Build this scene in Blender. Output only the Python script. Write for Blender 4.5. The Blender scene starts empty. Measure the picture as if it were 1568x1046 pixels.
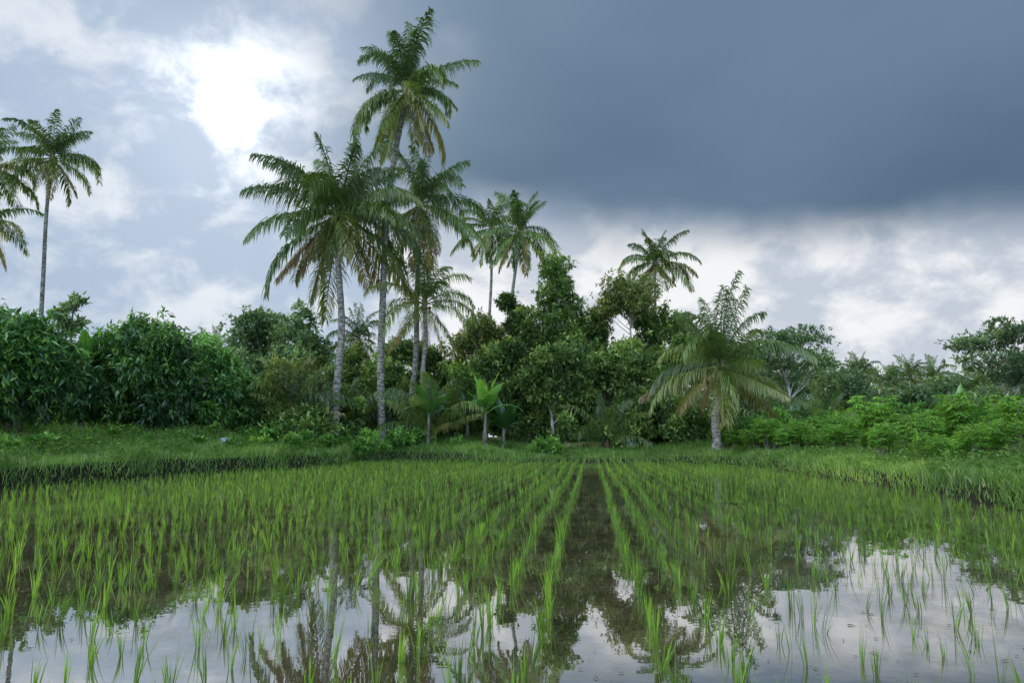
import bpy, math, numpy as np
from mathutils import Vector
R_ = np.random.default_rng
PITCH=math.radians(7.5); YAW=math.radians(6.0); CH=1.3; F=1132.0
cp,sp=math.cos(PITCH),math.sin(PITCH)
FW=np.array([-math.sin(YAW),math.cos(YAW)]); RT=np.array([math.cos(YAW),math.sin(YAW)])
def W(px,py,d):
    """image pixel coordinates unprojected through the camera -> world x,y,z at horizontal range d"""
    a=(px-784)/F; b=(523-py)/F
    t=d/(cp-b*sp)
    xy=RT*a*t+FW*d
    return np.array([xy[0],xy[1],CH+t*(sp+b*cp)])
def S(px,d): return W(px,672,d)[:2]  # image pixel column, taken on the horizon row, to world x,y at that range
def ss(t):
    t=np.clip(t,0,1); return t*t*(3-2*t)
# ---------------------------------------------------------------- field outline
POLY=np.array([S(a,b) for a,b in [(-700,9),(-300,14.5),(0,19),(130,22),(250,26),(440,32),(500,36),(545,42),(620,44),(720,43),(830,42),(870,44),(1000,43),(1110,39),(1180,32.5),(1250,26),(1400,18.5),(1568,13.2),(1900,9),(2500,6)]]+[np.array([9.,-3.]),np.array([-12.,-3.])])
def sdist(x,y):
    x=np.asarray(x,float);y=np.asarray(y,float)
    best=np.full(x.shape,1e9); inside=np.zeros(x.shape,bool)
    n=len(POLY)
    for i in range(n):
        ax,ay=POLY[i]; bx,by=POLY[(i+1)%n]
        dx,dy=bx-ax,by-ay
        t=np.clip(((x-ax)*dx+(y-ay)*dy)/(dx*dx+dy*dy),0,1)
        best=np.minimum(best,np.hypot(x-ax-t*dx,y-ay-t*dy))
        c=((ay>y)!=(by>y))&(x<(bx-ax)*(y-ay)/((by-ay) if by!=ay else 1e-9)+ax)
        inside^=c
    return np.where(inside,-best,best)
def wob(x,y):
    return (np.sin(x*1.7+y*.6)+np.sin(y*1.3-x*.7+2)+np.sin(x*.5+y*.9+1)+.6*np.sin(x*3.1-y*2.3))/3.6
def sw(x,y): return sdist(x,y)+.14*wob(x*1.3,y*1.3)
def H(x,y):
    x=np.asarray(x,float);y=np.asarray(y,float)
    s=sw(x,y)
    L=ss((-3-x)/6); Rr=ss((x-2)/5)
    bank=.22+.36*L+.2*Rr
    h=bank*ss(s/.4)+L*.85*ss((s-.6)/6)+(1-L)*.25*ss(s/12)+Rr*.35*ss((s-1)/10)
    h=h+ss(s/1.5)*.11*wob(x,y)
    m=S(1115,15.0); mud=.085*np.exp(-(((x-m[0])/.9)**2+((y-m[1])/.7)**2))
    return np.where(s>0,h,0)-.07*(1-ss(s/.4+.2))+np.where(s<0,mud+.02*wob(x*4,y*4)*(mud>.03),0)
def h1(x,y): return float(H(np.array([x]),np.array([y]))[0])
# ---------------------------------------------------------------- mesh builder
class MB:
    def __init__(s): s.v=[];s.f=[];s.m=[];s.c=[];s.n=0;s.sm=[]
    def add(s,v,f,mat=0,c=.5,smooth=False):
        v=np.asarray(v,float).reshape(-1,3); f=np.asarray(f,np.int64).reshape(-1,4)
        s.v.append(v); s.f.append(f+s.n); s.n+=len(v)
        s.m.append(np.full(len(f),mat,np.int32)); s.c.append(np.broadcast_to(np.asarray(c,float),(len(f),)).copy())
        s.sm.append(np.full(len(f),smooth,bool))
    def mesh(s,name,mats):
        v=np.concatenate(s.v);f=np.concatenate(s.f)
        me=bpy.data.meshes.new(name)
        me.vertices.add(len(v)); me.vertices.foreach_set("co",v.astype(np.float32).ravel())
        me.loops.add(len(f)*4); me.loops.foreach_set("vertex_index",f.astype(np.int32).ravel())
        me.polygons.add(len(f)); me.polygons.foreach_set("loop_start",np.arange(0,len(f)*4,4,dtype=np.int32))
        me.polygons.foreach_set("material_index",np.concatenate(s.m))
        me.polygons.foreach_set("use_smooth",np.concatenate(s.sm))
        at=me.attributes.new("v","FLOAT","FACE"); at.data.foreach_set("value",np.concatenate(s.c).astype(np.float32))
        for m in mats: me.materials.append(m)
        me.update(calc_edges=True)
        return me
    def obj(s,name,mats,loc=(0,0,0)):
        return put(name,s.mesh(name,mats),loc)
def put(name,me,loc=(0,0,0),rot=0,sc=1):
    o=bpy.data.objects.new(name,me); bpy.context.scene.collection.objects.link(o)
    o.location=loc; o.rotation_euler=(0,0,rot); o.scale=(sc,sc,sc) if np.isscalar(sc) else sc
    return o
def nrm(a): return a/np.maximum(np.linalg.norm(a,axis=-1,keepdims=True),1e-9)
def tube(mb,pts,rad,k=8,mat=0,c=.5):
    pts=np.asarray(pts,float); n=len(pts); rad=np.asarray(rad,float)
    T=nrm(np.gradient(pts,axis=0))
    ref=np.array([1.,0,0]) if abs(T[:,0]).mean()<.8 else np.array([0,1.,0])
    A=nrm(np.cross(T,ref)); B=np.cross(T,A)
    th=np.arange(k)*2*np.pi/k
    v=pts[:,None]+rad[:,None,None]*(np.cos(th)[None,:,None]*A[:,None]+np.sin(th)[None,:,None]*B[:,None])
    i=np.arange(n-1)[:,None]*k; j=np.arange(k)[None]; j2=(j+1)%k
    f=np.stack([i+j,i+j2,i+k+j2,i+k+j],-1).reshape(-1,4)
    mb.add(v.reshape(-1,3),f,mat,c,True)
def ball(mb,c,r,mat=0,col=.5):
    a=np.linspace(0,np.pi,6)[:,None]; b=np.arange(8)[None]*2*np.pi/8
    v=np.stack([np.sin(a)*np.cos(b),np.sin(a)*np.sin(b),np.cos(a)+0*b],-1).reshape(-1,3)*r+c
    i=np.arange(5)[:,None]*8; j=np.arange(8)[None]; j2=(j+1)%8
    mb.add(v,np.stack([i+j,i+8+j,i+8+j2,i+j2],-1).reshape(-1,4),mat,col,True)
def leaves(mb,p,ax,nor,ln,wd,mat=0,c=.5):
    n=len(p); ax=nrm(ax); sd=nrm(np.cross(ax,nor)); up=np.cross(sd,ax)
    ln=np.broadcast_to(np.asarray(ln,float),(n,))[:,None]; wd=np.broadcast_to(np.asarray(wd,float),(n,))[:,None]
    mid=p+ax*ln*.42+up*ln*.06
    v=np.stack([p,mid+sd*wd*.5,p+ax*ln-up*ln*.05,mid-sd*wd*.5],1)
    mb.add(v.reshape(-1,3),np.arange(n*4).reshape(n,4),mat,c)
# ---------------------------------------------------------------- materials
def mat_new(name):
    m=bpy.data.materials.new(name); m.use_nodes=True; nt=m.node_tree; nt.nodes.clear()
    return m,nt,nt.nodes,nt.links
def leafmat(name,stops,trans=.35,gloss=.04,rough=.35,obj_var=.2,mul=1.,blue=0.):
    m,nt,N,Lk=mat_new(name)
    at=N.new('ShaderNodeAttribute'); at.attribute_name='v'
    oi=N.new('ShaderNodeObjectInfo')
    r=N.new('ShaderNodeValToRGB'); cr=r.color_ramp
    while len(cr.elements)>1: cr.elements.remove(cr.elements[-1])
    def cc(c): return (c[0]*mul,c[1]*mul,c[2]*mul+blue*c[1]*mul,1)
    cr.elements[0].position=stops[0][0]; cr.elements[0].color=cc(stops[0][1])
    for p,c in stops[1:]:
        e=cr.elements.new(p); e.color=cc(c)
    Lk.new(at.outputs['Fac'],r.inputs['Fac'])
    m2=N.new('ShaderNodeMapRange'); m2.inputs[3].default_value=1-obj_var; m2.inputs[4].default_value=1+obj_var
    Lk.new(oi.outputs['Random'],m2.inputs[0])
    vm=N.new('ShaderNodeVectorMath'); vm.operation='SCALE'; Lk.new(r.outputs['Color'],vm.inputs[0]); Lk.new(m2.outputs[0],vm.inputs['Scale'])
    di=N.new('ShaderNodeBsdfDiffuse'); tr=N.new('ShaderNodeBsdfTranslucent'); gl=N.new('ShaderNodeBsdfGlossy'); gl.inputs['Roughness'].default_value=rough
    tc=N.new('ShaderNodeVectorMath'); tc.operation='MULTIPLY'; tc.inputs[1].default_value=(1.35,1.4,.55); Lk.new(vm.outputs[0],tc.inputs[0])
    Lk.new(vm.outputs[0],di.inputs[0]); Lk.new(tc.outputs[0],tr.inputs[0])
    a=N.new('ShaderNodeMixShader'); a.inputs[0].default_value=trans; Lk.new(di.outputs[0],a.inputs[1]); Lk.new(tr.outputs[0],a.inputs[2])
    b=N.new('ShaderNodeMixShader'); b.inputs[0].default_value=gloss; Lk.new(a.outputs[0],b.inputs[1]); Lk.new(gl.outputs[0],b.inputs[2])
    o=N.new('ShaderNodeOutputMaterial'); Lk.new(b.outputs[0],o.inputs[0])
    return m
def noisemat(name,c1,c2,scale=(4,4,4),rough=.9,bump=.3,detail=6):
    m,nt,N,Lk=mat_new(name)
    g=N.new('ShaderNodeNewGeometry'); mp=N.new('ShaderNodeMapping'); mp.inputs['Scale'].default_value=scale
    Lk.new(g.outputs['Position'],mp.inputs[0])
    nz=N.new('ShaderNodeTexNoise'); nz.inputs['Scale'].default_value=1; nz.inputs['Detail'].default_value=detail; Lk.new(mp.outputs[0],nz.inputs[0])
    r=N.new('ShaderNodeValToRGB'); r.color_ramp.elements[0].position=.38; r.color_ramp.elements[1].position=.62
    r.color_ramp.elements[0].color=(*c1,1); r.color_ramp.elements[1].color=(*c2,1); Lk.new(nz.outputs['Fac'],r.inputs[0])
    b=N.new('ShaderNodeBsdfPrincipled'); b.inputs['Roughness'].default_value=rough; Lk.new(r.outputs[0],b.inputs['Base Color']); b.inputs['Specular IOR Level'].default_value=.2
    bu=N.new('ShaderNodeBump'); bu.inputs['Strength'].default_value=bump; bu.inputs['Distance'].default_value=.03; Lk.new(nz.outputs['Fac'],bu.inputs['Height']); Lk.new(bu.outputs[0],b.inputs['Normal'])
    o=N.new('ShaderNodeOutputMaterial'); Lk.new(b.outputs[0],o.inputs[0])
    return m
M_palm=leafmat('palm_leaf',[(0,(.03,.055,.018)),(.5,(.085,.13,.034)),(.72,(.17,.21,.05)),(.9,(.28,.24,.09)),(1,(.19,.13,.06))],.38,.045,.4,mul=1.3)
M_mango=leafmat('mango_leaf',[(0,(.02,.05,.016)),(.5,(.05,.115,.027)),(1,(.18,.31,.06))],.25,.06,.3,mul=1.65)
M_broad=leafmat('broad_leaf',[(0,(.025,.045,.013)),(.5,(.07,.115,.024)),(1,(.21,.26,.07))],.35,.035,.4,mul=1.9)
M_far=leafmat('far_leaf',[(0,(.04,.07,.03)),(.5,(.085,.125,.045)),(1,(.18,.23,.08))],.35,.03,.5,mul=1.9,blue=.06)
M_olive=leafmat('olive_leaf',[(0,(.05,.065,.02)),(.5,(.11,.135,.038)),(1,(.22,.22,.07))],.35,.03,.5,mul=1.85)
M_bush=leafmat('bush_leaf',[(0,(.035,.09,.015)),(.5,(.095,.195,.03)),(1,(.23,.36,.06))],.38,.04,.4,mul=1.5)
M_rice=leafmat('rice_leaf',[(0,(.08,.145,.015)),(.5,(.175,.31,.022)),(.9,(.31,.46,.04)),(1,(.38,.37,.11))],.45,.035,.4,0)
M_grass=leafmat('grass_blade',[(0,(.06,.13,.025)),(.5,(.16,.265,.05)),(.9,(.31,.42,.09)),(1,(.38,.36,.18))],.4,.03,.5,0,mul=1.15)
M_ban=leafmat('banana_leaf',[(0,(.04,.10,.025)),(.5,(.08,.20,.035)),(1,(.22,.42,.06))],.4,.06,.3)
M_trunk=noisemat('palm_trunk_bark',(.085,.072,.058),(.32,.29,.245),(4,4,10))
M_bark=noisemat('bark',(.09,.07,.05),(.24,.20,.16),(5,5,2))
M_pale=noisemat('pale_bark',(.25,.24,.21),(.5,.48,.43),(5,5,3))
M_nut=noisemat('coconut_husk',(.10,.12,.03),(.2,.16,.05),(6,6,6))
M_fib=noisemat('palm_fibre',(.10,.07,.04),(.22,.16,.09),(9,9,4))
# ---------------------------------------------------------------- palms
def frond(mb,base,phi,th0,bend,L,rng,v,wind=0.,M=46,lw=.05,lk=.275):
    n=12; t=np.linspace(0,1,n)
    th=th0-bend*t**1.7
    ph=phi+wind*t**1.5
    d=np.stack([np.cos(th)*np.cos(ph),np.cos(th)*np.sin(ph),np.sin(th)],-1)
    P=base+np.concatenate([[np.zeros(3)],np.cumsum((d[1:]+d[:-1])/2*L/(n-1),0)])
    tube(mb,P,np.linspace(.06,.008,n)*L/5,4,0,min(v+.18,.8))
    lm=lk*L
    tt=np.linspace(.12,.995,M)
    ragged=rng.uniform(.65,1.08,10)
    roll=rng.normal(0,.35)+np.linspace(0,1,M)[:,None]*rng.normal(0,.6)
    for sgn in (-1,1):
        tj=np.clip(tt+rng.normal(0,.01,M),.1,1)
        p=np.stack([np.interp(tj,t,P[:,i]) for i in range(3)],-1)
        T=nrm(np.stack([np.interp(tj,t,d[:,i]) for i in range(3)],-1))
        S0=nrm(np.cross(T,np.array([math.sin(phi)*.02,0.02,1.]))); N0=np.cross(S0,T)
        Sd=S0*np.cos(roll)+N0*np.sin(roll); Nn=np.cross(Sd,T)
        ln=lm*np.clip(1-np.abs((tj-.42)/.62)**2.2*.7,.25,1)*rng.uniform(.7,1.12,M)*np.interp(tj,np.linspace(0,1,10),ragged)
        fwd=.3+1.*tj[:,None]**2
        d0=nrm(Sd*sgn+T*fwd+Nn*(.1+rng.normal(0,.28,(M,1))))
        g=np.array([0,0,-1.])
        droop=rng.uniform(.5,1.8,(M,1))
        d1=nrm(d0+g*droop*.9); d2=nrm(d1+g*droop*1.4)
        a=p; b=a+d0*ln[:,None]*.27; c=b+d1*ln[:,None]*.36; e=c+d2*ln[:,None]*.38
        w=lw*L/5*rng.uniform(.7,1.25,(M,1))
        wd=nrm(T-d1*np.sum(T*d1,-1,keepdims=True)+Nn*.25)
        V=np.stack([a-wd*w*.4,a+wd*w*.4,b+wd*w*.55,b-wd*w*.55,c+wd*w*.42,c-wd*w*.42,e+wd*w*.06,e-wd*w*.06],1)
        k=np.arange(M)[:,None]*8
        f=np.concatenate([k+np.array([[0,1,2,3]]),k+np.array([[3,2,4,5]]),k+np.array([[5,4,6,7]])])
        cc=np.clip(v+rng.normal(0,.08,M)+.12*tj**3,0,1)
        mb.add(V.reshape(-1,3),f,0,np.concatenate([cc,cc+.02,np.clip(cc+.08,0,1)]))
def palm_mesh(h,off,L,nf,seed,r0=.2,spread=1.,nuts=8,up=1.45,low=-.9,M=46,brown=.15,bow=.3,lw=.075,wx=0.):
    rng=R_(seed); mb=MB()
    n=max(10,int(h*2.5)); t=np.linspace(0,1,n)
    pts=np.stack([off[0]*t+bow*np.sin(t*np.pi)+.22*np.sin(t*9+seed)*t*(1-t)*2,off[1]*t,h*t],-1)
    rad=r0*(1-.38*t)*(1+.9*np.exp(-t*h/.55))*(1+.05*np.sin(np.arange(n)*2.4))
    tube(mb,pts,rad,10,1)
    top=pts[-1]
    tube(mb,[top-[0,0,.5],top-[0,0,.1],top+[0,0,.5],top+[0,0,1.1]],[r0*.6,r0*1.1,r0*.9,.04],8,3)
    ga=2.39996
    for i in range(nf):
        q=i/(nf-1)
        th0=up+(low-up)*q**1.05+rng.normal(0,.18)
        bend=(.5+1.05*math.sin(min(1,q*1.2)*math.pi)**.8)*spread*rng.uniform(.55,1.45)
        if q>.8: bend*=.6
        phi=i*ga+rng.normal(0,.38)
        v=.3+.25*q+rng.normal(0,.12)
        if q>1-brown: v=rng.uniform(.68,1)
        Lf=L*(.78+.28*math.sin(min(1,q*1.5+.15)*math.pi/2))*rng.uniform(.78,1.1)*(1 if q<.85 else .8)
        frond(mb,top+np.array([math.cos(phi)*.12,math.sin(phi)*.12,.55-.55*q]),phi,th0,bend,Lf,rng,v,rng.normal(0,.35)+wx*math.sin(phi),M,lw)
    for i in range(nuts):
        a=rng.uniform(0,6.28); rr=rng.uniform(.25,.42)
        ball(mb,top+np.array([math.cos(a)*rr,math.sin(a)*rr,rng.uniform(-.5,-.05)]),rng.uniform(.1,.14),2)
    return mb.mesh('coconut_palm',[M_palm,M_trunk,M_nut,M_fib])
def palm(bpx,cpx,cpy,d,L,nf,seed,name='coconut_palm',**k):
    x,y=S(bpx,d); z=h1(x,y)-.08
    c=W(cpx,cpy,d)
    me=palm_mesh(c[2]-z,(c[0]-x,c[1]-y),L,nf,seed,**k)
    return put(name,me,(x,y,z))
palm(512,517,335,45,6.3,36,41,r0=.26,nuts=14,bow=.25,M=100,low=-1.15,spread=.92,lw=.055,wx=.25)
palm(587,622,142,47,5.0,34,42,r0=.25,nuts=10,bow=-.8,M=84,low=-1.25,lw=.062,wx=.25)
palm(622,642,318,50,5.2,30,43,r0=.22,nuts=8,bow=.3,M=80,low=-1.25,lw=.06,wx=.2)
palm(641,650,470,49,4.3,20,44,r0=.2,M=60,nuts=4,bow=.2,lw=.06)
palm(70,80,245,62,4.7,28,15,r0=.22,bow=-.7,low=-1.0,M=60,lw=.085)
palm(-42,-20,262,60,4.9,24,16,r0=.2,bow=.1,M=54,lw=.08)
palm(-50,-22,345,58,4.2,22,17,r0=.2,bow=.1,M=54,lw=.08)
palm(775,795,358,72,4.9,28,18,r0=.22,bow=-.3,low=-1.1,M=56,lw=.09)
palm(742,752,352,78,4.6,26,19,r0=.2,bow=.2,low=-1.1,M=56,lw=.09)
palm(990,1003,405,76,4.5,28,20,r0=.2,bow=.2,low=-1.0,M=56,lw=.09)
palm(1097,1104,568,41,5.0,30,51,r0=.24,nuts=5,bow=-.12,M=80,low=-.8,brown=.25,spread=.8,lw=.058)
small=palm_mesh(1.6,(0.1,0),4.0,18,31,r0=.2,nuts=0,low=.2,M=50,bow=0,brown=.1)
for px,d,sc,rt in [(440,44,.95,.4),(660,47,1.05,2.),(930,50,.9,4.),(1045,52,1.1,1.),(590,50,.9,3.),(1180,54,1.,5.),(690,50,.9,5.5),(1270,60,1.,2.2),(375,50,1.1,3.3),(1570,34,.7,3.3),(530,48,.9,1.1)]:
    x,y=S(px,d); put('young_coconut_palm',small,(x,y,h1(x,y)-.9*(px!=440)),rt,sc)
midp=palm_mesh(9.5,(.5,.3),4.2,24,33,r0=.17,nuts=5,bow=.3,M=40,lw=.10)
for px,d,tp,rt in [(1362,88,588,0),(1408,95,578,2),(1300,92,592,1),(1440,100,580,3),(1505,84,592,4),(1245,90,585,5),(1330,99,576,2.5),(1180,84,570,.5),(1560,70,605,1.),(1470,92,598,5.2),(545,70,520,1.3),(330,75,545,2.2),(1385,80,620,4.4),(1320,70,625,3.4),(1425,72,628,.4)]:
    x,y=S(px,d); z=h1(x,y); c=W(px,tp,d)[2]; s=(c-z)/9.5
    put('coconut_palm',midp,(x,y,z-.1),rt,(.9,.9,s))
# ---------------------------------------------------------------- broadleaf trees
def crown(mb,rng,c,rx,rz,nl,whorls,ls,lw,droop,shape,mat,base=None,bmat=None,lobe=(.26,.44),per=8,flat=.75,tr=.15,wr=.0):
    q=nrm(rng.normal(size=(nl,3)))*(rng.uniform(.15,1,(nl,1))**.5)*.82
    if shape=='cone':
        q[:,2]=np.linspace(-.85,.9,nl); k=1.1-.9*(q[:,2:]+.8)/1.7; q=np.concatenate([q[:,:2]*k,q[:,2:]],1)
    if shape=='dome': q[:,2]=np.abs(q[:,2])*1.3-.45
    lc=c+q*np.array([rx,rx,rz]); lr=rng.uniform(*lobe,nl)*min(rx,rz*1.4)
    if shape=='cone': lr*=1-.45*(q[:,2]+.8)/1.65
    nw=np.maximum(4,(whorls*lr**2/np.sum(lr**2)).astype(int))
    for i in range(nl):
        n=nw[i]
        dd=nrm(rng.normal(size=(n,3))); rr=lr[i]*rng.uniform(.3,1.,(n,1))**.6*(1+.45*np.maximum(0,rng.normal(size=(n,1))-.5))
        w=lc[i]+dd*rr*np.array([1,1,flat])
        wa=nrm(dd+np.array([0,0,.35]))
        P=np.repeat(w,per,0); A=np.repeat(wa,per,0)
        ax=nrm(A*.55+nrm(rng.normal(size=(n*per,3)))*.9+np.array([0,0,-droop]))
        no=np.array([0,0,1.])+rng.normal(size=(n*per,3))*.45
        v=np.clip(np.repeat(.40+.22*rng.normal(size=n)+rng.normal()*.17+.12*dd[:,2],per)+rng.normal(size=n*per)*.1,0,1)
        L=ls*rng.uniform(.65,1.2,n*per)
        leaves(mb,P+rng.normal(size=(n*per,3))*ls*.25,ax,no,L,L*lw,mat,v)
    return lc,lr
def tree_mesh(name,h,cb,rx,seed,nl=16,whorls=1400,ls=.3,lw=.42,droop=.3,shape='round',leaf=None,bark=None,tr=.16,lean=0.,**k):
    rng=R_(seed); mb=MB(); rz=(h-cb)/2
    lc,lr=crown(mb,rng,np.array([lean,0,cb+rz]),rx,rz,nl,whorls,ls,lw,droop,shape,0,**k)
    th=cb+rz*(1.2 if shape!='flat' else .9); n=9; t=np.linspace(0,1,n)
    tp=np.stack([lean*t+.12*np.sin(t*5+seed),.1*np.sin(t*4+seed*2),th*t],-1)
    tube(mb,tp,tr*(1-.75*t)*(1+.6*np.exp(-t*th/.4)),8,1)
    for i in range(min(nl,24)):
        z0=np.clip(lc[i,2]-rng.uniform(.8,1.6)*lr[i]-abs(lc[i,0]-lean)*.5,cb*.75,th*.95); q=z0/th
        a=np.array([np.interp(q,t,tp[:,j]) for j in range(3)]); b=lc[i]; m=(a+b)/2+rng.normal(0,.12,3)*lr[i]+[0,0,-.1*lr[i]]
        r=tr*.42*(1-.5*q)
        tube(mb,[a,(a+m)/2,m,(m+b)/2,b],[r,r*.85,r*.65,r*.45,r*.2],5,1)
    return mb.mesh(name,[leaf,bark])
def tree(name,px,d,top,hw,cbase,seed,**k):
    x,y=S(px,d); z=h1(x,y)-.05
    h=W(px,top,d)[2]-z; cb=max(.15,W(px,cbase,d)[2]-z); rx=hw/F*d
    me=tree_mesh(name,h,cb,rx,seed,**k)
    return put(name,me,(x,y,z),0)
mg=dict(leaf=M_mango,bark=M_bark,ls=.36,lw=.34,droop=.55)
tree('mango_tree',15,27,478,95,700,101,nl=30,whorls=2800,**mg)
tree('mango_tree',-95,25,450,110,700,102,nl=18,whorls=1500,**mg)
tree('mango_tree',95,33,520,60,700,103,nl=18,whorls=1400,**mg)
tree('mango_tree',215,35,466,88,675,104,nl=34,whorls=2800,**mg)
tree('mango_tree',150,39,500,60,680,105,nl=18,whorls=1300,**mg)
tree('mango_tree',310,39,515,52,675,106,nl=18,whorls=1300,**mg)
tree('mango_tree',365,43,560,50,675,107,nl=16,whorls=1200,**mg)
br=dict(leaf=M_broad,bark=M_bark,ls=.36,lw=.45)
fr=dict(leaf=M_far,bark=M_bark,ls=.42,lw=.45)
ol=dict(leaf=M_olive,bark=M_bark,ls=.32,lw=.4)
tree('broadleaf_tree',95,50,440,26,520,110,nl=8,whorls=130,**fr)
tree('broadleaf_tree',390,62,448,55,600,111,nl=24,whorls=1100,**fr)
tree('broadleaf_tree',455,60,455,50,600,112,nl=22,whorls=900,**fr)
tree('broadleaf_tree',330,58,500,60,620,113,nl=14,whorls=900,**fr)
tree('shrub_tree',410,44,545,50,670,114,nl=16,whorls=900,**ol)
tree('shrub_tree',470,50,530,50,670,115,nl=16,whorls=1000,**ol)
tree('broadleaf_tree',555,54,505,55,655,116,nl=18,whorls=1300,**br)
tree('broadleaf_tree',610,60,490,55,650,117,nl=16,whorls=1100,**br)
tree('broadleaf_tree',670,60,510,50,660,118,nl=16,whorls=1100,**br)
tree('broadleaf_tree',735,60,465,52,640,119,nl=20,whorls=1300,**ol)
tree('broadleaf_tree',775,64,425,44,620,120,nl=20,whorls=1400,**br)
tree('broadleaf_tree',853,60,388,66,655,121,nl=54,whorls=3000,shape='cone',lobe=(.32,.46),**br)
tree('broadleaf_tree',815,57,445,46,660,122,nl=20,whorls=1500,**br)
tree('broadleaf_tree',905,64,440,48,650,123,nl=22,whorls=1700,**br)
tree('broadleaf_tree',967,62,392,58,505,124,nl=30,whorls=1300,shape='dome',**{**ol,'bark':M_pale})
tree('broadleaf_tree',1015,66,435,46,600,125,nl=16,whorls=1200,**br)
tree('broadleaf_tree',1045,60,465,48,640,126,nl=18,whorls=1300,**br)
tree('broadleaf_tree',930,54,500,60,670,127,nl=22,whorls=1600,**br)
tree('broadleaf_tree',848,51,520,58,640,128,nl=22,whorls=1800,**{**br,'bark':M_pale})
tree('broadleaf_tree',775,53,520,58,665,129,nl=20,whorls=1500,**br)
tree('broadleaf_tree',985,52,535,54,665,130,nl=20,whorls=1500,**br)
tree('broadleaf_tree',712,52,545,48,665,131,nl=16,whorls=1200,**br)
tree('broadleaf_tree',1130,62,500,54,660,132,nl=16,whorls=1300,**fr)
al=dict(leaf=M_far,bark=M_pale,ls=.32,lw=.4,shape='flat',flat=.2,droop=0.,lobe=(.26,.46))
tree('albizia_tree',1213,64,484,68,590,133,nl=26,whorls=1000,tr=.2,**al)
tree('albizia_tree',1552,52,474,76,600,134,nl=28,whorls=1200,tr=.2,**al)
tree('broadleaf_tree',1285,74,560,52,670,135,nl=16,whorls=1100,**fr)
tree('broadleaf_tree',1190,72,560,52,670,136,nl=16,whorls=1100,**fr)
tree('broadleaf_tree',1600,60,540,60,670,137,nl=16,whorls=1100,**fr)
# ---------------------------------------------------------------- distant trees (one mass)
rng=R_(5); mb=MB()
def mass(mb,rng,items,whorls,ls,lw,nl=7,per=7,**k):
    for px,d,top,hw,cb in items:
        x,y=S(px,d); z=h1(x,y); h=W(px,top,d)[2]-z; b=max(.0,W(px,cb,d)[2]-z); rz=(h-b)/2
        crown(mb,rng,np.array([x,y,z+b+rz]),hw/F*d,rz,nl,whorls,ls,lw,.2,'round',0,per=per,lobe=(.35,.55),**k)
it=[]
for px in np.arange(-300,1900,26):
    d=rng.uniform(92,125)
    base=550 if px>1100 else 515
    it.append((px+rng.normal(0,8),d,base+rng.normal(0,14),rng.uniform(22,42),690))
for px in np.arange(1100,1900,24):
    it.append((px+rng.normal(0,8),rng.uniform(68,84),rng.uniform(570,615),rng.uniform(22,38),690))
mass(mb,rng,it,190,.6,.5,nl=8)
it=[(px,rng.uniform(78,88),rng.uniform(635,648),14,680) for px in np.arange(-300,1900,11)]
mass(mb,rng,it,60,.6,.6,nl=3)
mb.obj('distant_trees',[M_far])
mb=MB(); it=[]
for px in np.arange(540,1110,17):
    it.append((px+rng.normal(0,6),rng.uniform(49,55),rng.uniform(590,635),rng.uniform(18,32),692))
for px in np.arange(-150,540,20):
    it.append((px+rng.normal(0,6),rng.uniform(42,50),rng.uniform(570,620),rng.uniform(24,40),690))
mass(mb,rng,it,230,.36,.4,nl=7)
mb.obj('undergrowth',[M_broad])
mb=MB(); it=[]
for px in np.arange(1130,1640,26):
    it.append((px+rng.normal(0,6),rng.uniform(40,52),rng.uniform(615,645),rng.uniform(24,36),690))
for px,d,tp,hw in [(530,43,650,22),(560,41.5,660,20),(650,46,655,20),(840,44.5,672,24),(820,46,680,20),(415,38,650,16),(475,40,655,18),(330,36,655,15),(160,30,660,30),(280,33,668,16),(700,46,672,14),(480,44,648,24),(380,40,655,20),(600,44,665,16),(620,45,655,20),(445,36,668,14),(230,31,672,18),(60,25,672,24),(120,27,678,22),(200,29.5,682,16),(300,32,676,18),(360,33.5,674,14),(400,34.5,672,16),(505,40,668,14),(0,23,680,22)]:
    it.append((px,d,tp,hw,694))
mass(mb,rng,it,170,.24,.45,nl=6)
mb.obj('bank_shrubs',[M_bush])
# ---------------------------------------------------------------- cassava crop
def cassava_mesh(seed,h=1.7,n=4,ls=.22,nleaf=34):
    rng=R_(seed); mb=MB()
    for s in range(n):
        a=rng.uniform(0,6.28); le=rng.uniform(.05,.35); hh=h*rng.uniform(.7,1)
        t=np.linspace(0,1,6); P=np.stack([math.cos(a)*le*t**1.3*h,math.sin(a)*le*t**1.3*h,hh*t],-1)
        tube(mb,P,.022*(1-.5*t),5,1)
        m=nleaf
        tj=rng.uniform(.42,1,m)**.7
        p=np.stack([np.interp(tj,t,P[:,i]) for i in range(3)],-1)
        ph=rng.uniform(0,6.28,m); el=rng.uniform(-.2,.7,m); pl=rng.uniform(.15,.36,m)
        dr=np.stack([np.cos(ph)*np.cos(el),np.sin(ph)*np.cos(el),np.sin(el)],-1)
        tip=p+dr*pl[:,None]
        sd=nrm(np.cross(dr,[0,0,1.]))*.006
        mb.add(np.stack([p-sd,p+sd,tip+sd,tip-sd],1).reshape(-1,3),np.arange(m*4).reshape(m,4),0,.9)
        for k in range(6):
            an=(k-2.5)*.75
            u=nrm(np.stack([dr[:,0],dr[:,1],0*ph],-1)); wv=np.stack([-u[:,1],u[:,0],0*ph],-1)
            ax=u*math.cos(an)+wv*math.sin(an)+np.array([0,0,-.35])+rng.normal(0,.1,(m,3))
            L=ls*rng.uniform(.7,1.1,m)
            leaves(mb,tip,ax,np.array([0,0,1.])+rng.normal(0,.15,(m,3)),L,L*.3,0,np.clip(.2+.45*tj+rng.normal(0,.14,m),0,1))
    return mb.mesh('cassava_plant',[M_bush,M_bark])
cas=[cassava_mesh(40+i) for i in range(4)]
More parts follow.
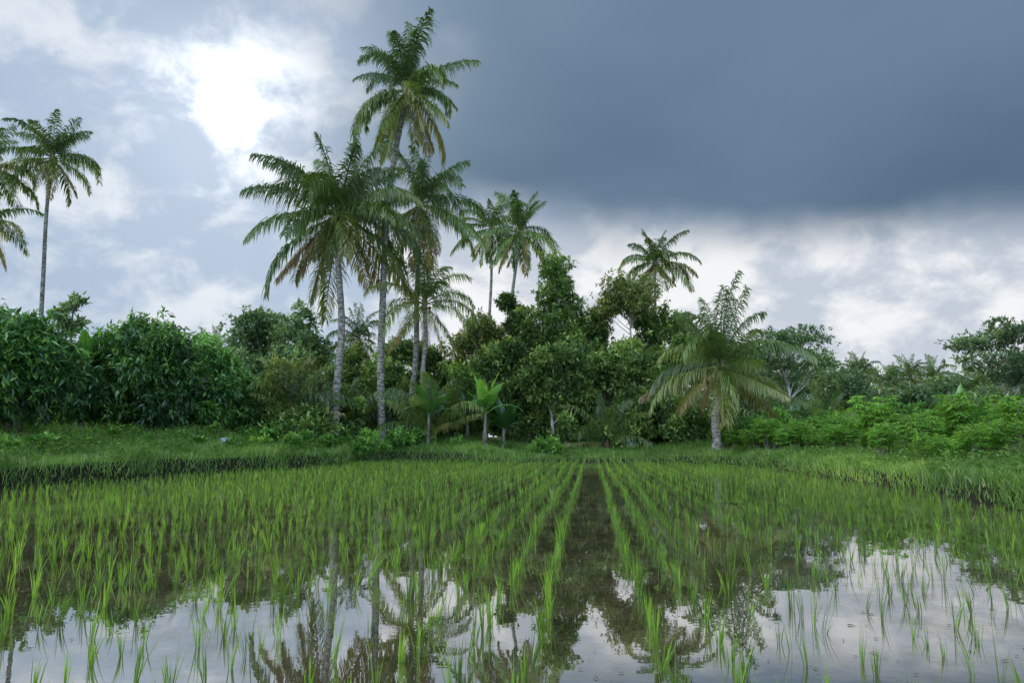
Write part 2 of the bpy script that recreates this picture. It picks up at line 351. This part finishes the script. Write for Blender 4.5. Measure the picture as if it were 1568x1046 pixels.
root=bpy.data.objects.new('cassava_crop',None); bpy.context.scene.collection.objects.link(root)
rng=R_(77); cnt=0
cl=[]
for i in range(170):
    px=rng.uniform(1105,1330); d=rng.uniform(36,42) ; cl.append((px,d,rng.uniform(.65,1.05)))
for i in range(34):
    cl.append((rng.uniform(1290,1620),rng.uniform(24,34),rng.uniform(.55,1.15)))
for i in range(10):
    cl.append((rng.uniform(1420,1600),rng.uniform(19,23),rng.uniform(.5,.85)))
for px,d,s in [(1340,27,1.4),(1345,27.5,1.3),(1480,24,1.4),(1405,24,1.0),(1560,23,1.2),(1450,30,1.4)]: cl.append((px,d,s))
for px,d,s in cl:
    x,y=S(px,d)
    if sdist(np.array([x]),np.array([y]))[0]<1.2: continue
    o=put('cassava_plant',cas[cnt%4],(x,y,h1(x,y)-.03),rng.uniform(0,6.28),s); o.name='stalk_%d'%cnt; o.parent=root; cnt+=1
# ---------------------------------------------------------------- banana
def banana_mesh(seed,h=2.4,n=9,L=2.2,wd=.55,bright=.5,up=1.4):
    rng=R_(seed); mb=MB()
    t=np.linspace(0,1,6); tube(mb,np.stack([.05*t,0*t,h*t],-1),.15*(1-.5*t),8,2)
    for i in range(n):
        q=i/(n-1); ph=i*2.4+rng.normal(0,.3); th0=up-.7*q; bend=.2+1.7*q+rng.normal(0,.1); m=13
        t=np.linspace(0,1,m); th=th0-bend*t**1.4
        d=np.stack([np.cos(th)*math.cos(ph),np.cos(th)*math.sin(ph),np.sin(th)],-1)
        Lf=L*rng.uniform(.85,1.1)
        P=np.array([.05,0,h-.15])+np.concatenate([[np.zeros(3)],np.cumsum(d[1:]*Lf/(m-1),0)])
        sd=np.cross(d,[0,0,1.]); sd=nrm(sd); up_=np.cross(sd,d)
        w=wd*.5*np.clip(np.sin(np.pi*np.clip((t-.12)/.9,0,1)**.75),0.02,1)
        for sg in (-1,1):
            for j in range(m-1):
                if rng.uniform()<.06*q: continue
                k=rng.uniform(.85,1.05); fo=.25+rng.uniform(-.15,.1)
                a=P[j];b=P[j+1]
                mb.add([a,b,b+sg*sd[j+1]*w[j+1]*k+up_[j+1]*w[j+1]*fo*(1-2*q),a+sg*sd[j]*w[j]*k+up_[j]*w[j]*fo*(1-2*q)],[[0,1,2,3]] if sg>0 else [[0,3,2,1]],0,np.clip(bright*(1.1-q)+rng.normal(0,.06),0,1))
        tube(mb,P,np.linspace(.035,.006,m),4,0,bright)
    return mb.mesh('banana_plant',[M_ban,M_bush,M_bark])
for px,d,h,sd_,b,L,w in [(742,46,2.3,21,1.,2.9,.85),(770,47.5,1.4,2,.15,2.4,.7),(1470,30,1.2,3,.8,1.7,.55),(1500,29,1.0,4,.6,1.5,.5),(120,33,3.3,6,.5,2.2,.6),(715,48.5,1.2,8,.1,2.4,.7),(1530,28,1.,9,.7,1.6,.5),(655,46,2.2,11,.35,2.5,.7)]:
    x,y=S(px,d); put('banana_plant',banana_mesh(sd_,h,10,L,w,b),(x,y,h1(x,y)-.05))
# ---------------------------------------------------------------- ground
def axis(lo,hi,st,far,g=1.25):
    a=list(np.arange(lo,hi+1e-6,st)); s=st; x=hi
    while x<far: s*=g; x+=s; a.append(x)
    s=st; x=lo; b=[]
    while x>-far: s*=g; x-=s; b.append(x)
    return np.array(b[::-1]+a)
gx=axis(-28,22,.2,2500); gy=axis(-5,56,.2,2500)
X,Y=np.meshgrid(gx,gy); Z=H(X,Y)
nx=len(gx); ny=len(gy)
i=np.arange(ny-1)[:,None]*nx; j=np.arange(nx-1)[None]
mb=MB(); mb.add(np.stack([X,Y,Z],-1).reshape(-1,3),np.stack([i+j,i+j+1,i+nx+j+1,i+nx+j],-1).reshape(-1,4),0,.5,True)
m,nt,N,Lk=mat_new('soil_and_turf')
g=N.new('ShaderNodeNewGeometry'); nz=N.new('ShaderNodeTexNoise'); nz.inputs['Scale'].default_value=2.2; nz.inputs['Detail'].default_value=8; Lk.new(g.outputs['Position'],nz.inputs[0])
r=N.new('ShaderNodeValToRGB'); r.color_ramp.elements[0].position=.35; r.color_ramp.elements[0].color=(.06,.12,.025,1); r.color_ramp.elements[1].position=.7; r.color_ramp.elements[1].color=(.15,.24,.06,1)
Lk.new(nz.outputs['Fac'],r.inputs[0])
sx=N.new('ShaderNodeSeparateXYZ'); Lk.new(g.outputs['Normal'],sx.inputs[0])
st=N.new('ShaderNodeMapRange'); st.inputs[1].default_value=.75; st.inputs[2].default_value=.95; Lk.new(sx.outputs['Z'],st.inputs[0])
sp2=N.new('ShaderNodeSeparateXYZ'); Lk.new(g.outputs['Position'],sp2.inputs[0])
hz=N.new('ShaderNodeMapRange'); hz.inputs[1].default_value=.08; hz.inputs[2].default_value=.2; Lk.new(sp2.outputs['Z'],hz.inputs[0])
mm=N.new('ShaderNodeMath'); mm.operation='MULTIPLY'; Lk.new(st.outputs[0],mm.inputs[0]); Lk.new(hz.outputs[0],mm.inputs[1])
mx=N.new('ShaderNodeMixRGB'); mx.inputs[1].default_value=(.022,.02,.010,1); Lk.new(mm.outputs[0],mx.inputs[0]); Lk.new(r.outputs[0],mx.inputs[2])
b=N.new('ShaderNodeBsdfPrincipled'); b.inputs['Roughness'].default_value=.85; Lk.new(mx.outputs[0],b.inputs['Base Color'])
bu=N.new('ShaderNodeBump'); bu.inputs['Strength'].default_value=.6; bu.inputs['Distance'].default_value=.08; Lk.new(nz.outputs['Fac'],bu.inputs['Height']); Lk.new(bu.outputs[0],b.inputs['Normal'])
b.inputs['Specular IOR Level'].default_value=.12
o=N.new('ShaderNodeOutputMaterial'); Lk.new(b.outputs[0],o.inputs[0])
mb.obj('ground',[m])
# ---------------------------------------------------------------- water
m,nt,N,Lk=mat_new('paddy_water')
g=N.new('ShaderNodeNewGeometry')
n1=N.new('ShaderNodeTexNoise'); n1.inputs['Scale'].default_value=1.6; n1.inputs['Detail'].default_value=9; n1.inputs['Roughness'].default_value=.7; Lk.new(g.outputs['Position'],n1.inputs[0])
r=N.new('ShaderNodeValToRGB'); r.color_ramp.elements[0].position=.38; r.color_ramp.elements[0].color=(.07,.054,.024,1); r.color_ramp.elements[1].position=.64; r.color_ramp.elements[1].color=(.21,.16,.08,1)
Lk.new(n1.outputs['Fac'],r.inputs[0])
n2=N.new('ShaderNodeTexNoise'); n2.inputs['Scale'].default_value=3.; n2.inputs['Detail'].default_value=3; Lk.new(g.outputs['Position'],n2.inputs[0])
bu=N.new('ShaderNodeBump'); bu.inputs['Strength'].default_value=.035; bu.inputs['Distance'].default_value=.02; Lk.new(n2.outputs['Fac'],bu.inputs['Height'])
di=N.new('ShaderNodeBsdfDiffuse'); Lk.new(r.outputs[0],di.inputs[0])
gl=N.new('ShaderNodeBsdfGlossy'); gl.inputs['Roughness'].default_value=.0; Lk.new(bu.outputs[0],gl.inputs['Normal'])
fz=N.new('ShaderNodeFresnel'); fz.inputs['IOR'].default_value=5.; Lk.new(bu.outputs[0],fz.inputs['Normal'])
fm=N.new('ShaderNodeMapRange'); fm.inputs[1].default_value=.3; fm.inputs[2].default_value=1.; fm.inputs[3].default_value=.66; fm.inputs[4].default_value=.97; Lk.new(fz.outputs[0],fm.inputs[0])
n3=N.new('ShaderNodeTexNoise'); n3.inputs['Scale'].default_value=.55; n3.inputs['Detail'].default_value=9; n3.inputs['Roughness'].default_value=.72; Lk.new(g.outputs['Position'],n3.inputs[0])
f3=N.new('ShaderNodeMapRange'); f3.inputs[1].default_value=.50; f3.inputs[2].default_value=.66; f3.inputs[3].default_value=1.; f3.inputs[4].default_value=.66; Lk.new(n3.outputs['Fac'],f3.inputs[0])
ff=N.new('ShaderNodeMath'); ff.operation='MULTIPLY'; Lk.new(fm.outputs[0],ff.inputs[0]); Lk.new(f3.outputs[0],ff.inputs[1])
ms=N.new('ShaderNodeMixShader'); Lk.new(ff.outputs[0],ms.inputs[0]); Lk.new(di.outputs[0],ms.inputs[1]); Lk.new(gl.outputs[0],ms.inputs[2])
o=N.new('ShaderNodeOutputMaterial'); Lk.new(ms.outputs[0],o.inputs[0])
mb=MB(); gx2=np.linspace(-27,21,13); gy2=np.linspace(-4.5,47,13); X,Y=np.meshgrid(gx2,gy2); i=np.arange(12)[:,None]*13; j=np.arange(12)[None]
mb.add(np.stack([X,Y,0*X],-1).reshape(-1,3),np.stack([i+j,i+j+1,i+14+j,i+13+j],-1).reshape(-1,4),0)
mb.obj('paddy_water',[m])
# ---------------------------------------------------------------- rice
rng=R_(9)
rows=[]; x=.385; k=0
while x<30:
    rows+= [x,-x]; k+=1; x+= .56 if k%4==0 else .38
px_=[];py_=[]
for xr in rows:
    yy=np.arange(.8,48,.24); yy=yy+rng.normal(0,.035,len(yy)); xx=xr+rng.normal(0,.022,len(yy))+.05*np.sin(yy*.35+xr*.5)*min(1,abs(xr))
    px_.append(xx);py_.append(yy)
x=np.concatenate(px_);y=np.concatenate(py_)
s=sdist(x,y); keep=(s<-.22)&(rng.uniform(size=len(x))>.06)
keep&=~((x>1.)&(y<10)&(rng.uniform(size=len(x))<.30*ss((11-y)/3)))
keep&=~((x<-.6)&(y<5.6)&(rng.uniform(size=len(x))<.3))
x=x[keep];y=y[keep]
dist=np.hypot(x,y)
def rice(mb,x,y,nb,seg,wd,hs):
    n=len(x); vig=rng.uniform(.6,1.2,n)*hs*(1+.12*wob(x*.8,y*.8))
    nbs=np.maximum(2,rng.poisson(nb,n)); 
    X=np.repeat(x,nbs);Y=np.repeat(y,nbs);V=np.repeat(vig,nbs); m=len(X)
    ph=rng.uniform(0,6.28,m); le=rng.uniform(.01,.30,m)**1.25; h=.32*V*rng.uniform(.45,1.08,m)
    br=rng.uniform(0,.018,m); B=np.stack([X+np.cos(ph)*br,Y+np.sin(ph)*br,np.full(m,-.02)],-1)
    out=np.stack([np.cos(ph),np.sin(ph),0*ph],-1); wph=rng.uniform(0,6.28,m); wv=np.stack([np.cos(wph),np.sin(wph),0*ph],-1)
    cl_=np.repeat(rng.normal(0,.10,(n,2)),nbs,0)
    pts=[]
    for t in np.linspace(0,1,seg+1):
        c=B+out*(h*(le*t+.5*le*t**3))[:,None]; c[:,:2]+=cl_*(h*t**1.5)[:,None]; c[:,2]+=h*(t-.28*le*t**3)
        w=wd*(.55+.9*t-1.35*t**2)*.5
        pts+= [c-wv*w,c+wv*w]
    P=np.stack(pts,1); K=2*(seg+1)
    kk=np.arange(m)[:,None]*K; f=np.concatenate([kk+np.array([[2*i,2*i+1,2*i+3,2*i+2]]) for i in range(seg)])
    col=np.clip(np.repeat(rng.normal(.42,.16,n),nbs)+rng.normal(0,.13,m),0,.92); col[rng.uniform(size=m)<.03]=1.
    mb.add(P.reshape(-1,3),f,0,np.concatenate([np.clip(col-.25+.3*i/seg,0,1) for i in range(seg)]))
mb=MB()
a=dist<9.5; sR=a&(x>1.0); sL=a&~(x>1.0)
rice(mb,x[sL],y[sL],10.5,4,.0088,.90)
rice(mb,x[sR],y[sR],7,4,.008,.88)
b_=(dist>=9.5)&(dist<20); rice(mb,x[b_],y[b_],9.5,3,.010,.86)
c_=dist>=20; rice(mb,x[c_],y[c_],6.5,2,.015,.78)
mb.obj('rice_seedlings',[M_rice])
mb=MB(); n=2600; fx=rng.uniform(-7,7,n); fy=rng.uniform(2.5,14,n); pk=wob(fx*1.1,fy*1.1)>-.25; fx=fx[pk]; fy=fy[pk]; n=len(fx)
ph=rng.uniform(0,6.28,n); ax=np.stack([np.cos(ph),np.sin(ph),0*ph],-1)
leaves(mb,np.stack([fx,fy,np.full(n,.006)],-1),ax,np.array([0,0,1.])+0*ax,rng.uniform(.01,.09,n),rng.uniform(.004,.013,n),0,rng.uniform(.0,.9,n))
mb.obj('floating_straw',[leafmat('straw',[(0,(.07,.06,.03)),(1,(.34,.29,.16))],.1,.03,.5,0)])
# ---------------------------------------------------------------- grass
n=1000000; gx3=rng.uniform(-30,24,n); gy3=rng.uniform(2,60,n); s=sw(gx3,gy3)
pk=(s>.07)&(s<9)&(rng.uniform(size=n)<np.where(s<2.5,1.,.45)); x=gx3[pk];y=gy3[pk];s=s[pk]
z=H(x,y); m=len(x)
ph=rng.uniform(0,6.28,m); le=rng.uniform(.1,.8,m); tall=ss((wob(x*.9,y*.9)+.3)/1.0)
hg=(.09+.22*rng.uniform(size=m)**2+.34*tall*rng.uniform(size=m))
out=np.stack([np.cos(ph),np.sin(ph),0*ph],-1); wph=rng.uniform(0,6.28,m); wv=np.stack([np.cos(wph),np.sin(wph),0*ph],-1)*.012
B=np.stack([x,y,z-.01],-1); c1=B+out*(hg*le*.4)[:,None]; c1[:,2]+=hg*.6; c2=B+out*(hg*le)[:,None]; c2[:,2]+=hg
P=np.stack([B-wv,B+wv,c1+wv*.8,c1-wv*.8,c2+wv*.1,c2-wv*.1],1); kk=np.arange(m)[:,None]*6
f=np.concatenate([kk+np.array([[0,1,2,3]]),kk+np.array([[3,2,4,5]])])
col=np.clip(.48+.3*wob(x*.5,y*.5)+.12*wob(x*2.5,y*2.5)+rng.normal(0,.14,m),0,.9); col[rng.uniform(size=m)<.06]=1
mb=MB(); mb.add(P.reshape(-1,3),f,0,np.tile(col,2))
n=130000; gx3=rng.uniform(-30,24,n); gy3=rng.uniform(6,58,n); s=sw(gx3,gy3); pk=(s>.2)&(s<7)&(wob(gx3*1.4+3,gy3*1.4)>.0); x=gx3[pk];y=gy3[pk]
z=H(x,y); k_=4; P=np.repeat(np.stack([x,y,z+rng.uniform(.1,.55,len(x))*ss(wob(x*1.4+3,y*1.4)*2+.3)],-1),k_,0); ax=rng.normal(size=P.shape)*[1,1,.4]
leaves(mb,P+rng.normal(0,.05,P.shape),ax,np.array([0,0,1.])+rng.normal(0,.3,P.shape),rng.uniform(.08,.18,len(P)),rng.uniform(.04,.08,len(P)),0,np.clip(rng.normal(.28,.2,len(P)),0,.85))
mb.obj('grass',[M_grass])
print('grass',m)
# ---------------------------------------------------------------- white sack on the left bank
mb=MB(); a=np.linspace(0,np.pi,12)[:,None]; b2=np.arange(20)[None]*2*np.pi/20; rng=R_(3)
v=np.stack([np.sin(a)**.6*np.cos(b2)*.4,np.sin(a)**.6*np.sin(b2)*.26,(np.cos(a)+0*b2)*.15],-1)
v*= (1+.2*np.sin(b2*3+a*4)+.1*np.sin(b2*7-a*5))[...,None]
i=np.arange(11)[:,None]*20; j=np.arange(20)[None]; j2=(j+1)%20
mb.add(v.reshape(-1,3),np.stack([i+j,i+20+j,i+20+j2,i+j2],-1).reshape(-1,4),0,.5,True)
x,y=S(348,34.3); mb.obj('plastic_sack',[noisemat('sack_fabric',(.22,.23,.23),(.45,.46,.46),(8,8,8))],(x,y,h1(x,y)+.18))
# ---------------------------------------------------------------- sky
SUN_AZ=math.radians(-28); SUN_EL=math.radians(23.2)
sd=(math.sin(SUN_AZ)*math.cos(SUN_EL),math.cos(SUN_AZ)*math.cos(SUN_EL),math.sin(SUN_EL))
w=bpy.data.worlds.new("World"); bpy.context.scene.world=w; w.use_nodes=True; nt=w.node_tree; N=nt.nodes; Lk=nt.links; N.clear()
def setin(i,v):
    if isinstance(v,bpy.types.NodeSocket): Lk.new(v,i)
    else: i.default_value=v
def ma(op,a,b=0.,c=None):
    n=N.new('ShaderNodeMath'); n.operation=op; setin(n.inputs[0],a); setin(n.inputs[1],b)
    if c is not None: setin(n.inputs[2],c)
    return n.outputs[0]
def mr(x,a,b,c=0.,d=1.):
    n=N.new('ShaderNodeMapRange'); n.interpolation_type='SMOOTHSTEP'; setin(n.inputs[0],x)
    for k_,v_ in zip((1,2,3,4),(a,b,c,d)): setin(n.inputs[k_],v_)
    return n.outputs[0]
def mixc(f,a,b):
    n=N.new('ShaderNodeMix'); n.data_type='RGBA'; setin(n.inputs[0],f); 
    for s_,v_ in ((n.inputs[6],a),(n.inputs[7],b)):
        setin(s_,(*v_,1) if isinstance(v_,tuple) else v_)
    return n.outputs[2]
tc=N.new('ShaderNodeTexCoord'); D=tc.outputs['Generated']
sx=N.new('ShaderNodeSeparateXYZ'); Lk.new(D,sx.inputs[0]); dx,dy,dz=sx.outputs
def noise(scale,detail,rough,stretch=(1,1,1),off=(0,0,0),dist=0.):
    mp=N.new('ShaderNodeMapping'); mp.inputs['Scale'].default_value=stretch; mp.inputs['Location'].default_value=off; Lk.new(D,mp.inputs[0])
    n=N.new('ShaderNodeTexNoise'); n.inputs['Scale'].default_value=scale; n.inputs['Detail'].default_value=detail; n.inputs['Roughness'].default_value=rough; n.inputs['Distortion'].default_value=dist; Lk.new(mp.outputs[0],n.inputs[0])
    return n.outputs['Fac']
az=ma('ARCTAN2',dx,dy); el=ma('ARCSINE',dz)
DEG=math.pi/180
nA=noise(3.2,4,.5,(1,1,1.9),(3.1,1.2,.4),.2); nB=noise(8.,6,.55,(1,1,1.5),(.3,5.2,.9),.2); nC=noise(2.,3,.5,(1,1,2.4),(8,2,3))
nD=noise(13.,6,.6,(1,1,1.3),(2.3,1.1,4.),.3)
nM=ma('ADD',ma('MULTIPLY',nB,.55),ma('MULTIPLY',nD,.45))
light=mixc(mr(nM,.44,.62),(.38,.50,.665),(.72,.78,.86))
light=mixc(mr(ma('ADD',el,ma('MULTIPLY',ma('SUBTRACT',nC,.5),.3)),24*DEG,37*DEG,0,.9),light,(.26,.345,.48))
dark=mixc(mr(ma('ADD',el,ma('MULTIPLY',ma('SUBTRACT',nC,.5),.4)),14*DEG,34*DEG),(.088,.152,.235),(.165,.255,.355))
dark=mixc(mr(nA,.35,.75,0.,.6),dark,(.155,.235,.335))
e2=ma('ADD',el,ma('ADD',ma('MULTIPLY',ma('SUBTRACT',nA,.5),.09),ma('MULTIPLY',ma('SUBTRACT',nB,.5),.05)))
e2=ma('ADD',e2,ma('MULTIPLY',az,.10))
m1=mr(e2,13.4*DEG,19*DEG)
m2=mr(ma('ADD',az,ma('MULTIPLY',ma('SUBTRACT',nC,.5),.4)),-27*DEG,-5*DEG)
mask=ma('MULTIPLY',m1,m2)
low=mixc(mr(nM,.42,.57),(.55,.61,.70),(.92,.93,.95))
light=mixc(ma('MULTIPLY',mr(az,-22*DEG,-8*DEG),mr(el,22*DEG,14*DEG)),light,low)
col=mixc(mask,light,dark)
dt=N.new('ShaderNodeVectorMath'); dt.operation='DOT_PRODUCT'; Lk.new(D,dt.inputs[0]); dt.inputs[1].default_value=sd
dtn=ma('ADD',dt.outputs['Value'],ma('MULTIPLY',ma('SUBTRACT',nD,.5),.0025))
g1=mr(dtn,math.cos(2.9*DEG),math.cos(.8*DEG),0,1.0)
g2=ma('MULTIPLY',mr(dt.outputs['Value'],math.cos(8*DEG),math.cos(.5*DEG),0,.42),mr(nM,.42,.58,.2,.9))
g3=mr(dt.outputs['Value'],math.cos(18*DEG),1.,0,.06)
gs=ma('ADD',ma('ADD',g1,g2),g3)
sc=N.new('ShaderNodeVectorMath'); sc.operation='SCALE'; sc.inputs[0].default_value=(1,.985,.95); Lk.new(gs,sc.inputs['Scale'])
ad=N.new('ShaderNodeVectorMath'); ad.operation='ADD'; Lk.new(col,ad.inputs[0]); Lk.new(sc.outputs[0],ad.inputs[1])
# added fill: unseen sky behind the viewpoint boosted to light the plant fronts
rear_fill=mr(dy,.0,-.6,1.,6.5)
s2=N.new('ShaderNodeVectorMath'); s2.operation='SCALE'; Lk.new(ad.outputs[0],s2.inputs[0]); Lk.new(ma('MULTIPLY',rear_fill,10.),s2.inputs['Scale'])
sky=N.new('ShaderNodeTexSky'); sky.sky_type='NISHITA'; sky.sun_disc=False; sky.sun_elevation=SUN_EL; sky.sun_rotation=SUN_AZ
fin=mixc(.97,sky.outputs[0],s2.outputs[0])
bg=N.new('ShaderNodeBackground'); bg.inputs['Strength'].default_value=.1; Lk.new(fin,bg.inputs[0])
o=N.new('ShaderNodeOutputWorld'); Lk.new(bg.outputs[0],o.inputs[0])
# ---------------------------------------------------------------- sun
L=bpy.data.lights.new('sun','SUN'); L.energy=1.5; L.angle=math.radians(10); L.color=(1,.95,.84)
lo=bpy.data.objects.new('sun',L); bpy.context.scene.collection.objects.link(lo)
lo.rotation_euler=Vector(sd).to_track_quat('Z','Y').to_euler()
# ---------------------------------------------------------------- camera
c=bpy.data.cameras.new('camera'); co=bpy.data.objects.new('camera',c); bpy.context.scene.collection.objects.link(co)
co.location=(0,0,CH); co.rotation_euler=(math.pi/2+PITCH,0,YAW); c.lens=36*F/1568; c.sensor_width=36; c.clip_end=8000; c.clip_start=.05
sc_=bpy.context.scene; sc_.camera=co
sc_.view_settings.view_transform='Standard'; sc_.view_settings.look='None'; sc_.view_settings.exposure=0
